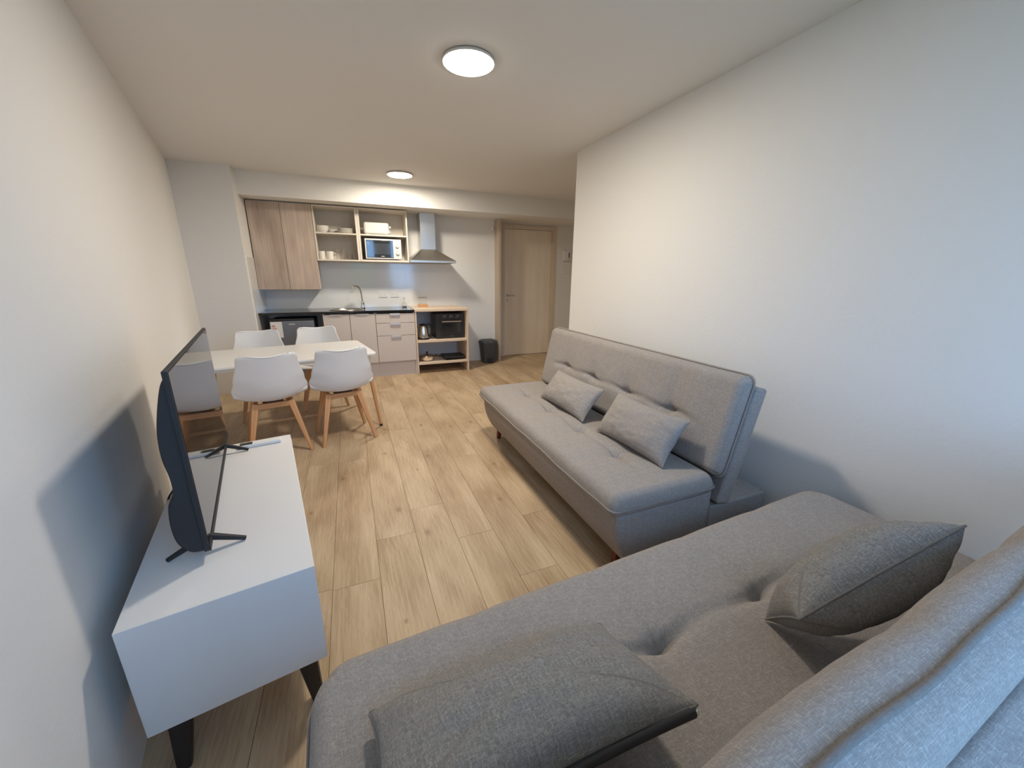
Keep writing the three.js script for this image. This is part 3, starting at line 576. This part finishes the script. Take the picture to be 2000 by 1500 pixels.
// open shelf unit
{
  const t = thing('shelf_unit', 'open pale wood shelf unit holding the kettle and the oven', 'shelf', [0, 0, 0]);
  part(t, 'side_panel', rbox(0.790, 0.812, 0, 0.870, ZB + 0.01, ZF, 0.002), M.shelfWood);
  part(t, 'side_panel', rbox(1.515, 1.540, 0, 0.870, ZB + 0.01, ZF, 0.002), M.shelfWood);
  part(t, 'top', rbox(0.788, 1.548, 0.871, 0.905, ZB + 0.01, ZF + 0.012, 0.002, 'x'), M.shelfWood);
  part(t, 'shelf', rbox(0.8125, 1.5145, 0.442, 0.472, ZB + 0.01, ZF - 0.002, 0.002, 'x'), M.shelfWood);
  part(t, 'shelf', rbox(0.8125, 1.5145, 0.128, 0.156, ZB + 0.01, ZF - 0.002, 0.002, 'x'), M.shelfWood);
}
{
  const t = thing('electric_kettle', 'polished steel electric kettle with a black handle on the open shelf', 'kettle', [0.915, 0.472, -5.50]);
  part(t, 'base', lathe([[0, 0], [0.078, 0], [0.08, 0.012], [0.074, 0.02], [0, 0.02]], 32), M.black);
  part(t, 'jug', lathe([[0.0, 0.022], [0.074, 0.022], [0.076, 0.04], [0.070, 0.10], [0.058, 0.17], [0.050, 0.20], [0.0, 0.203]], 40), M.chrome);
  part(t, 'lid', lathe([[0.0, 0.222], [0.02, 0.221], [0.046, 0.213], [0.051, 0.203], [0.051, 0.198], [0, 0.198]], 32), M.black);
  part(t, 'handle', tube([[0.045, 0.205, 0.0], [0.085, 0.21, 0.005], [0.112, 0.18, 0.008], [0.115, 0.12, 0.008], [0.10, 0.06, 0.006], [0.078, 0.04, 0.004]], 0.013, 40, 10), M.black);
  part(t, 'spout', (() => { const g = new THREE.ConeGeometry(0.022, 0.05, 16); g.rotateZ(0.9); g.translate(-0.058, 0.182, 0.0); return g; })(), M.chrome);
}
{
  const t = thing('mini_oven', 'black countertop oven with three knobs on the open shelf', 'oven', [1.292, 0.472, -5.46]);
  part(t, 'body', rbox(-0.205, 0.205, 0.012, 0.355, -0.33, -0.012, 0.012), M.black);
  part(t, 'fascia', rbox(-0.205, 0.205, 0.012, 0.355, -0.0115, 0.0, 0.004), M.blackMatt);
  const dr = part(t, 'door', rbox(-0.135, 0.165, 0.055, 0.243, 0.0, 0.012, 0.004), M.black);
  part(dr, 'window', box(-0.115, 0.145, 0.085, 0.215, 0.012, 0.0128), M.ovenGlass);
  part(dr, 'handle', [(() => { const g = new THREE.CylinderGeometry(0.008, 0.008, 0.28, 14); g.rotateZ(Math.PI / 2); g.translate(0.018, 0.246, 0.036); return g; })(), cylZ(0.005, -0.105, 0.246, 0.0, 0.036), cylZ(0.005, 0.14, 0.246, 0.0, 0.036)], M.chrome, 'chrome bar handle');
  for (const x of [-0.075, 0.02, 0.115]) {
    const k = part(t, 'knob', (() => { const g = new THREE.CylinderGeometry(0.022, 0.024, 0.02, 24); g.rotateX(Math.PI / 2); g.translate(x, 0.302, 0.010); return g; })(), M.black);
    part(k, 'knob_ring', (() => { const g = new THREE.TorusGeometry(0.026, 0.0018, 6, 28, 4.6); g.rotateZ(-0.7); g.translate(x, 0.302, 0.0012); return g; })(), M.print, 'printed dial scale');
    part(k, 'knob_mark', box(x - 0.0016, x + 0.0016, 0.302, 0.322, 0.0200, 0.0206), M.print);
  }
  part(t, 'badge', box(0.005, 0.045, 0.028, 0.036, 0.0, 0.0008), M.greyPrint);
  for (const x of [-0.17, 0.17]) for (const z of [-0.28, -0.05]) part(t, 'foot', cyl(0.014, 0.014, 0.013, x, 0, z, 12), M.black);
}
function cylZ(r, x, y, z0, z1) { const g = new THREE.CylinderGeometry(r, r, z1 - z0, 12); g.rotateX(Math.PI / 2); g.translate(x, y, (z0 + z1) / 2); return g; }
{
  const t = thing('cooking_pot', 'shiny steel pot with a lid on the lowest shelf', 'pot', [0.955, 0.156, -5.53]);
  part(t, 'body', lathe([[0, 0.0], [0.075, 0.0], [0.098, 0.018], [0.106, 0.062], [0.109, 0.066], [0.104, 0.068], [0.0, 0.066]], 40), M.copper);
  part(t, 'lid', lathe([[0.107, 0.069], [0.103, 0.076], [0.07, 0.090], [0.03, 0.098], [0.0, 0.100]], 40), M.chrome);
  part(t, 'knob', lathe([[0, 0.098], [0.009, 0.099], [0.009, 0.11], [0.018, 0.117], [0.018, 0.125], [0.010, 0.130], [0, 0.131]], 20), M.black);
  part(t, 'handle', tube([[0.102, 0.056, 0.0], [0.14, 0.062, 0.0], [0.142, 0.062, 0.02], [0.135, 0.062, 0.03]], 0.008, 16, 8), M.black);
  part(t, 'handle', tube([[-0.102, 0.056, 0.0], [-0.118, 0.062, 0.0], [-0.118, 0.062, 0.02], [-0.112, 0.062, 0.03]], 0.006, 16, 8), M.black);
}
{
  const t = thing('griddle_pan', 'flat black square griddle pan on the lowest shelf', 'pan', [1.345, 0.156, -5.56]);
  part(t, 'body', (() => {
    const g = new THREE.CylinderGeometry(0.205, 0.165, 0.045, 4, 1); g.rotateY(Math.PI / 4); g.scale(1.05, 1, 0.95); g.translate(0, 0.0225, 0); return g.toNonIndexed();
  })(), M.black);
  part(t, 'rim', [rbox(-0.155, 0.155, 0.041, 0.052, 0.131, 0.141, 0.003, 'x'), rbox(-0.155, 0.155, 0.041, 0.052, -0.141, -0.131, 0.003, 'x'), rbox(-0.157, -0.147, 0.041, 0.052, -0.14, 0.14, 0.003), rbox(0.147, 0.157, 0.041, 0.052, -0.14, 0.14, 0.003)], M.blackMatt);
  part(t, 'handle', tube([[-0.145, 0.045, 0.03], [-0.18, 0.055, 0.04], [-0.205, 0.058, 0.05], [-0.225, 0.056, 0.06]], 0.011, 20, 8), M.blackMatt);
}
// pedal bin
{
  const t = thing('pedal_bin', 'dark grey plastic pedal bin between the open shelves and the door', 'bin', [1.985, 0, -5.80]);
  const prof = (w, d, y) => { const r = 0.35, pts = []; for (let k = 0; k < 32; k++) { const a = k / 32 * 2 * Math.PI, c = Math.cos(a), s = Math.sin(a), q = Math.pow(Math.pow(Math.abs(c), 5) + Math.pow(Math.abs(s), 5), -0.2); pts.push([c * q * w, y, s * q * d]); } return pts; };
  const loft = (rings, caps = true) => { const pos = [], idx = []; rings.forEach((r) => r.forEach((p) => pos.push(...p))); const n = 32; for (let j = 0; j < rings.length - 1; j++) for (let i = 0; i < n; i++) { const a = j * n + i, b = j * n + (i + 1) % n, c = a + n, d = b + n; idx.push(a, c, d, a, d, b); } if (caps) for (const [j, f] of [[0, 0], [rings.length - 1, 1]]) { const c = pos.length / 3, m = rings[j].reduce((s, p) => [s[0] + p[0] / n, s[1] + p[1] / n, s[2] + p[2] / n], [0, 0, 0]); pos.push(...m); for (let i = 0; i < n; i++) { const a = j * n + i, b = j * n + (i + 1) % n; f ? idx.push(a, c, b) : idx.push(a, b, c); } } const g = new THREE.BufferGeometry(); g.setAttribute('position', new THREE.Float32BufferAttribute(pos, 3)); g.setIndex(idx); g.computeVertexNormals(); const gg = g.toNonIndexed(); gg.setAttribute('uv', new THREE.Float32BufferAttribute(new Float32Array(gg.attributes.position.count * 2), 2)); return toCreasedNormals(gg, 0.6); };
  part(t, 'body', loft([prof(0.100, 0.095, 0.0), prof(0.105, 0.098, 0.02), prof(0.128, 0.115, 0.30)]), M.binGrey);
  part(t, 'lid', loft([prof(0.135, 0.122, 0.301), prof(0.138, 0.125, 0.325), prof(0.128, 0.115, 0.355), prof(0.095, 0.085, 0.368)]), M.binGrey);
  part(t, 'pedal', [rbox(-0.032, 0.032, 0.022, 0.034, 0.098, 0.145, 0.004), rbox(-0.045, 0.045, 0.012, 0.075, 0.098, 0.1125, 0.004)], M.blackMatt);
  part(t, 'emblem', (() => { const s = new THREE.Shape(); s.moveTo(-0.022, 0); s.lineTo(0, 0.020); s.lineTo(0.022, 0); s.lineTo(0.013, 0); s.lineTo(0, 0.009); s.lineTo(-0.013, 0); s.closePath(); const g = new THREE.ExtrudeGeometry(s, { depth: 0.0015, bevelEnabled: false }); g.rotateX(-1.25); g.translate(0, 0.346, 0.121); return g; })(), M.print, 'pale arrow emblem');
}

// ---------------------------------------------------------------- kitchen: wall units, hood
const ZU = -5.62;
{
  const t = thing('wall_cabinet', 'greyish wood wall cabinet with two tall doors beside the column', 'cabinet', [0, 0, 0]);
  part(t, 'carcass', box(-1.012, -0.338, 1.168, 2.172, ZB + 0.01, ZU - 0.021), M.carcass);
  part(t, 'door', rbox(-1.014, -0.679, 1.162, 2.160, ZU - 0.02, ZU, 0.002), M.cabWood);
  part(t, 'door', rbox(-0.675, -0.340, 1.162, 2.160, ZU - 0.02, ZU, 0.002), (() => { const m = M.cabWood.clone(); m.map = M.cabWood.map.clone(); m.map.offset.set(0.43, 0.37); m.map.needsUpdate = true; return m; })());
}
{
  const t = thing('open_wall_shelf', 'cream open wall shelf with crockery and the microwave', 'shelf', [0, 0, 0]);
  const y0 = 1.515, y1 = 2.168, z1 = ZU + 0.0, zb = ZB + 0.010;
  part(t, 'back_panel', box(-0.33, 0.795, y0 + 0.005, y1 - 0.005, zb, zb + 0.006), M.carcass);
  for (const [a, b] of [[-0.335, -0.318], [0.150, 0.176], [0.178, 0.200], [0.778, 0.796]]) part(t, 'upright', rbox(a, b, y0, y1, zb + 0.006, z1, 0.0015), M.carcass);
  for (const [a, b] of [[-0.318, 0.150], [0.200, 0.778]]) {
    part(t, 'top_board', box(a, b, y1 - 0.018, y1, zb + 0.006, z1), M.carcass);
    part(t, 'shelf', rbox(a, b, 1.838, 1.855, zb + 0.006, z1 - 0.002, 0.0015, 'x'), M.carcass);
    part(t, 'bottom_board', rbox(a, b, y0, y0 + (a > 0 ? 0.024 : 0.018), zb + 0.006, z1, 0.0015, 'x'), M.carcass);
  }
}
{ // crockery
  const bowl = lathe([[0, 0.004], [0.032, 0.0], [0.036, 0.004], [0.062, 0.03], [0.073, 0.056], [0.070, 0.056], [0.058, 0.032], [0.03, 0.010], [0, 0.009]], 36);
  for (let k = 0; k < 3; k++) { const b = solo('cereal_bowl', bowl, M.china, 'cream bowl nested in the stack beside the plates', 'bowl', 'stacked bowls'); b.position.set(-0.238, 1.855 + k * 0.014, -5.74); }
  const b2 = solo('cereal_bowl', bowl, M.china, 'single cream bowl between the bowl stack and the plates', 'bowl'); b2.position.set(-0.135, 1.855, -5.88);
  const plate = lathe([[0, 0.003], [0.055, 0.0], [0.06, 0.003], [0.098, 0.015], [0.100, 0.018], [0.097, 0.019], [0.06, 0.008], [0, 0.006]], 40);
  for (let k = 0; k < 5; k++) { const p = solo('dinner_plate', plate, M.china, 'cream plate in the stack on the upper shelf', 'plate', 'stacked plates'); p.position.set(0.030, 1.855 + k * 0.011, -5.74); }
  const cup = lathe([[0, 0.003], [0.024, 0.0], [0.027, 0.004], [0.034, 0.10], [0.031, 0.10], [0.024, 0.008], [0, 0.007]], 28);
  const c1 = solo('drinking_cup', cup, M.china, 'narrow cream cup without a handle on the lower shelf', 'cup'); c1.position.set(-0.275, 1.533, -5.72);
  const mug = thing('coffee_mug', 'wide cream mug with a handle beside the glasses', 'mug', [-0.185, 1.533, -5.72]);
  part(mug, 'body', lathe([[0, 0.003], [0.034, 0.0], [0.038, 0.005], [0.043, 0.10], [0.040, 0.10], [0.035, 0.009], [0, 0.008]], 32), M.china);
  part(mug, 'handle', tube([[0.040, 0.08, 0], [0.062, 0.078, 0.0], [0.067, 0.052, 0.0], [0.056, 0.028, 0.0], [0.037, 0.024, 0]], 0.005, 24, 8), M.china);
  const tall = lathe([[0, 0.0], [0.026, 0.0], [0.030, 0.13], [0.0285, 0.13], [0.0245, 0.008], [0, 0.008]], 28), low = lathe([[0, 0.0], [0.028, 0.0], [0.033, 0.085], [0.0315, 0.085], [0.0265, 0.007], [0, 0.007]], 28);
  const g1 = (M.solidGlass = phys({ color: rgb(1, 1, 1), transmission: 1, thickness: 0.01, roughness: 0.02, ior: 1.45 }));
  for (const [x, z] of [[-0.085, -5.72], [-0.012, -5.72]]) solo('tall_glass', tall, g1, 'tall clear drinking glass beside the mug', 'glass', 'tall glasses').position.set(x, 1.533, z);
  for (const [x, z] of [[0.052, -5.73], [0.115, -5.72]]) solo('low_glass', low, g1, 'short clear drinking glass beside the tall glasses', 'glass', 'short glasses').position.set(x, 1.533, z);
}
{
  const t = thing('toaster', 'white toaster on the shelf above the microwave', 'toaster', [0.412, 1.855, -5.74]);
  part(t, 'body', rbox(-0.16, 0.155, 0.008, 0.155, -0.07, 0.07, 0.028, 'x', 4), M.appliance);
  part(t, 'slot', [box(-0.11, 0.10, 0.1545, 0.1556, -0.042, -0.016), box(-0.11, 0.10, 0.1545, 0.1556, 0.016, 0.042)], M.black, 'dark bread slot');
  part(t, 'lever', [rbox(0.158, 0.185, 0.095, 0.118, -0.022, 0.022, 0.005), rbox(0.155, 0.160, 0.03, 0.12, -0.005, 0.005, 0.001)], M.alu);
  part(t, 'dial', (() => { const g = new THREE.CylinderGeometry(0.016, 0.017, 0.018, 20); g.rotateZ(Math.PI / 2); g.translate(0.164, 0.045, 0); return g; })(), M.appliance);
  part(t, 'badge', box(-0.13, -0.085, 0.128, 0.136, 0.0698, 0.0705), M.print, 'small grey maker badge');
  for (const x of [-0.12, 0.12]) part(t, 'foot', rbox(x - 0.02, x + 0.02, 0, 0.010, -0.05, 0.05, 0.002), M.appliance);
}
{
  const t = thing('microwave_oven', 'white microwave with a black glass door in the open wall shelf', 'microwave', [0.472, 1.539, ZU + 0.012]);
  part(t, 'body', rbox(-0.225, 0.225, 0.012, 0.262, -0.31, -0.016, 0.008), M.appliance);
  part(t, 'front_panel', rbox(-0.23, 0.23, 0.010, 0.264, -0.016, 0.0, 0.012, 'x', 3), M.appliance);
  const d = part(t, 'door_glass', rbox(-0.212, 0.122, 0.030, 0.246, 0.0, 0.006, 0.003), M.ovenGlass, 'black glass door');
  part(d, 'mesh_window', box(-0.13, 0.085, 0.072, 0.205, 0.006, 0.0066), (M.mesh = phys({ color: rgb(0.045, 0.045, 0.047), roughness: 0.1, clearcoat: 1, clearcoatRoughness: 0.04 })));
  part(d, 'maker_badge', box(-0.035, 0.005, 0.044, 0.051, 0.006, 0.0068), M.print);
  for (const y of [0.182, 0.092]) {
    const k = part(t, 'dial', (() => { const g = new THREE.CylinderGeometry(0.021, 0.024, 0.02, 24); g.rotateX(Math.PI / 2); g.translate(0.176, y, 0.009); return g; })(), M.appliance);
    part(k, 'dial_mark', box(0.174, 0.178, y, y + 0.02, 0.019, 0.0196), M.greyPrint);
  }
  for (const x of [-0.18, 0.18]) for (const z of [-0.27, -0.05]) part(t, 'foot', cyl(0.014, 0.014, 0.013, x, 0, z, 12), M.black);
}
{
  const t = thing('cooker_hood', 'stainless steel chimney hood on the wall beside the open shelf', 'cooker hood', [0, 0, 0]);
  const zf = -5.52, x0 = 0.800, x1 = 1.425, zb = ZB + 0.009, y0 = 1.515, y1 = 1.545, cx0 = 0.985, cx1 = 1.190, cz = -5.735, cy = 1.70;
  part(t, 'chimney', box(cx0, cx1, cy, 2.179, zb, cz), M.steel);
  part(t, 'canopy', (() => {
    const q = [[x0, y1, zf], [x1, y1, zf], [x1, y1, zb], [x0, y1, zb], [cx0, cy, cz], [cx1, cy, cz], [cx1, cy, zb], [cx0, cy, zb]], f = [[0, 1, 5, 4], [1, 2, 6, 5], [2, 3, 7, 6], [3, 0, 4, 7], [4, 5, 6, 7], [3, 2, 1, 0]];
    const pos = []; for (const [a, b, c, d] of f) for (const k of [a, b, c, a, c, d]) pos.push(...q[k]);
    const g = new THREE.BufferGeometry(); g.setAttribute('position', new THREE.Float32BufferAttribute(pos, 3)); g.computeVertexNormals(); return uvBox(g, 'y');
  })(), M.steel);
  part(t, 'lip', rbox(x0, x1, y0, y1, zb, zf, 0.002, 'x'), M.steel);
  part(t, 'filter', box(x0 + 0.05, x1 - 0.05, y0 - 0.002, y0, zb + 0.04, zf - 0.05), M.greyPrint);
}
// sockets, switch, bottle, spice rack
function socket(x0, x1, y0, y1, label) {
  const t = thing('wall_socket', label, 'socket', [0, 0, 0], 0, 'double wall sockets'), z = ZB + 0.008;
  part(t, 'plate', rbox(x0, x1, y0, y1, z, z + 0.009, 0.003), M.white);
  for (const k of [0.28, 0.72]) {
    const x = x0 + (x1 - x0) * k, y = (y0 + y1) / 2;
    const f = part(t, 'outlet', (() => { const g = new THREE.CylinderGeometry(0.019, 0.019, 0.003, 24); g.rotateX(Math.PI / 2); g.translate(x, y, z + 0.0095); return g; })(), M.whiteMatt);
    part(f, 'slot', [box(x - 0.008, x - 0.005, y - 0.006, y + 0.006, z + 0.0108, z + 0.0114), box(x + 0.005, x + 0.008, y - 0.006, y + 0.006, z + 0.0108, z + 0.0114)], M.greyPrint);
  }
}
socket(0.386, 0.506, 1.036, 1.122, 'white double socket on the splashback, the one nearer the faucet');
socket(0.548, 0.668, 1.036, 1.122, 'white double socket on the splashback, the one nearer the hood');
{
  const t = thing('wall_switch', 'small white switch plate on the splashback below the hood corner', 'switch', [1.628, 1.075, ZB + 0.008]);
  part(t, 'plate', rbox(-0.035, 0.035, -0.055, 0.055, 0, 0.009, 0.003), M.white);
  part(t, 'rocker', rbox(-0.014, 0.014, -0.022, 0.022, 0.009, 0.013, 0.002), M.whiteMatt);
}
{
  const t = thing('glass_bottle', 'small round glass bottle with a slim neck on the black worktop', 'bottle', [0.715, 0.9, -5.80]);
  part(t, 'body', lathe([[0, 0], [0.028, 0.0], [0.036, 0.02], [0.034, 0.045], [0.018, 0.07], [0.010, 0.085], [0.010, 0.12], [0.012, 0.123], [0.008, 0.123], [0.007, 0.085], [0.015, 0.068], [0.030, 0.044], [0.032, 0.022], [0.025, 0.005], [0, 0.005]], 28), M.solidGlass);
  part(t, 'stopper', lathe([[0, 0.118], [0.0068, 0.119], [0.008, 0.126], [0.004, 0.15], [0.0, 0.152]], 16), M.alu);
}
{
  const t = thing('spice_rack', 'small wooden rack of four dark-capped glass tubes on the shelf unit', 'spice rack', [0.965, 0.905, -5.72]);
  part(t, 'block', rbox(-0.066, 0.066, 0, 0.042, -0.025, 0.025, 0.003, 'x'), M.cork, 'orange wooden block');
  for (let k = 0; k < 4; k++) {
    const x = -0.045 + k * 0.03, b = part(t, 'tube', lathe([[0, 0.0], [0.011, 0.0], [0.011, 0.085], [0.0098, 0.085], [0.0098, 0.002], [0, 0.002]], 18).translate(x, 0.042, 0), M.solidGlass);
    part(b, 'cap', cyl(0.0118, 0.0118, 0.014, x, 0.127, 0, 18), M.greyPrint, 'dark cap');
  }
}
// entry phone and breaker panel beside the door
{
  const z = ZD + 0.0;
  const t = thing('entry_phone', 'white entry phone with a dark handset gap on the wall beside the door', 'entry phone', [3.56, 1.70, z]);
  part(t, 'body', rbox(-0.075, 0.085, -0.09, 0.085, 0, 0.035, 0.008), M.whiteMatt);
  part(t, 'handset', rbox(-0.07, 0.02, -0.085, 0.08, 0.036, 0.062, 0.012, 'y', 3), M.white);
  part(t, 'speaker_slot', box(0.028, 0.048, -0.03, 0.05, 0.035, 0.0362), M.black);
  const p = thing('breaker_panel', 'flat white breaker panel on the wall below the entry phone', 'panel', [3.575, 1.50, z]);
  part(p, 'frame', rbox(-0.10, 0.10, -0.10, 0.095, 0, 0.012, 0.003), M.whiteMatt);
  part(p, 'cover', rbox(-0.088, 0.088, -0.088, 0.083, 0.012, 0.017, 0.002), M.white);
}
{
  const m = solo('motion_sensor', (() => { const g = new THREE.SphereGeometry(0.022, 16, 12); g.scale(1, 1.2, 0.7); return g; })(), M.white, 'small white sensor dome on the kitchen wall beside the fin panel', 'sensor');
  m.position.set(2.135, 2.05, ZB + 0.012);
}

// ---------------------------------------------------------------- outside the windows: lawn and trees that the glossy surfaces mirror
struct('ground', box(-30, 30, -3.2, -3.0, 1.5, 60), M.lawn, 'green lawn outside the windows', 'ground');
{
  const crown = new THREE.IcosahedronGeometry(1, 4), p = crown.attributes.position;
  for (let i = 0; i < p.count; i++) { const x = p.getX(i), y = p.getY(i), z = p.getZ(i), k = 0.75 + 0.5 * fbm(x * 2.2 + 8, y * 2.2 + z * 1.7 + 8, 4); p.setXYZ(i, x * k, y * k, z * k); }
  crown.computeVertexNormals();
  const spots = [[-5, 15, 2.2, 'spreading leafy tree outside, beside the television wall side'], [0.5, 19, 2.5, 'tall leafy tree outside, straight across from the windows'], [6.5, 16, 2.3, 'round leafy tree outside, towards the bare wall side']];
  for (const [x, z, s, label] of spots) {
    const t = thing('garden_tree', label, 'tree', [x, -3, z], rr(0, 6), 'trees outside the windows');
    const c = part(t, 'crown', crown, M.leaf); c.scale.set(s, s * 0.9, s); c.position.y = 3.2;
    part(t, 'trunk', cyl(0.25, 0.16, 2.6, 0, 0, 0, 10), M.bark);
  }
}
renderer.render(scene, camera);
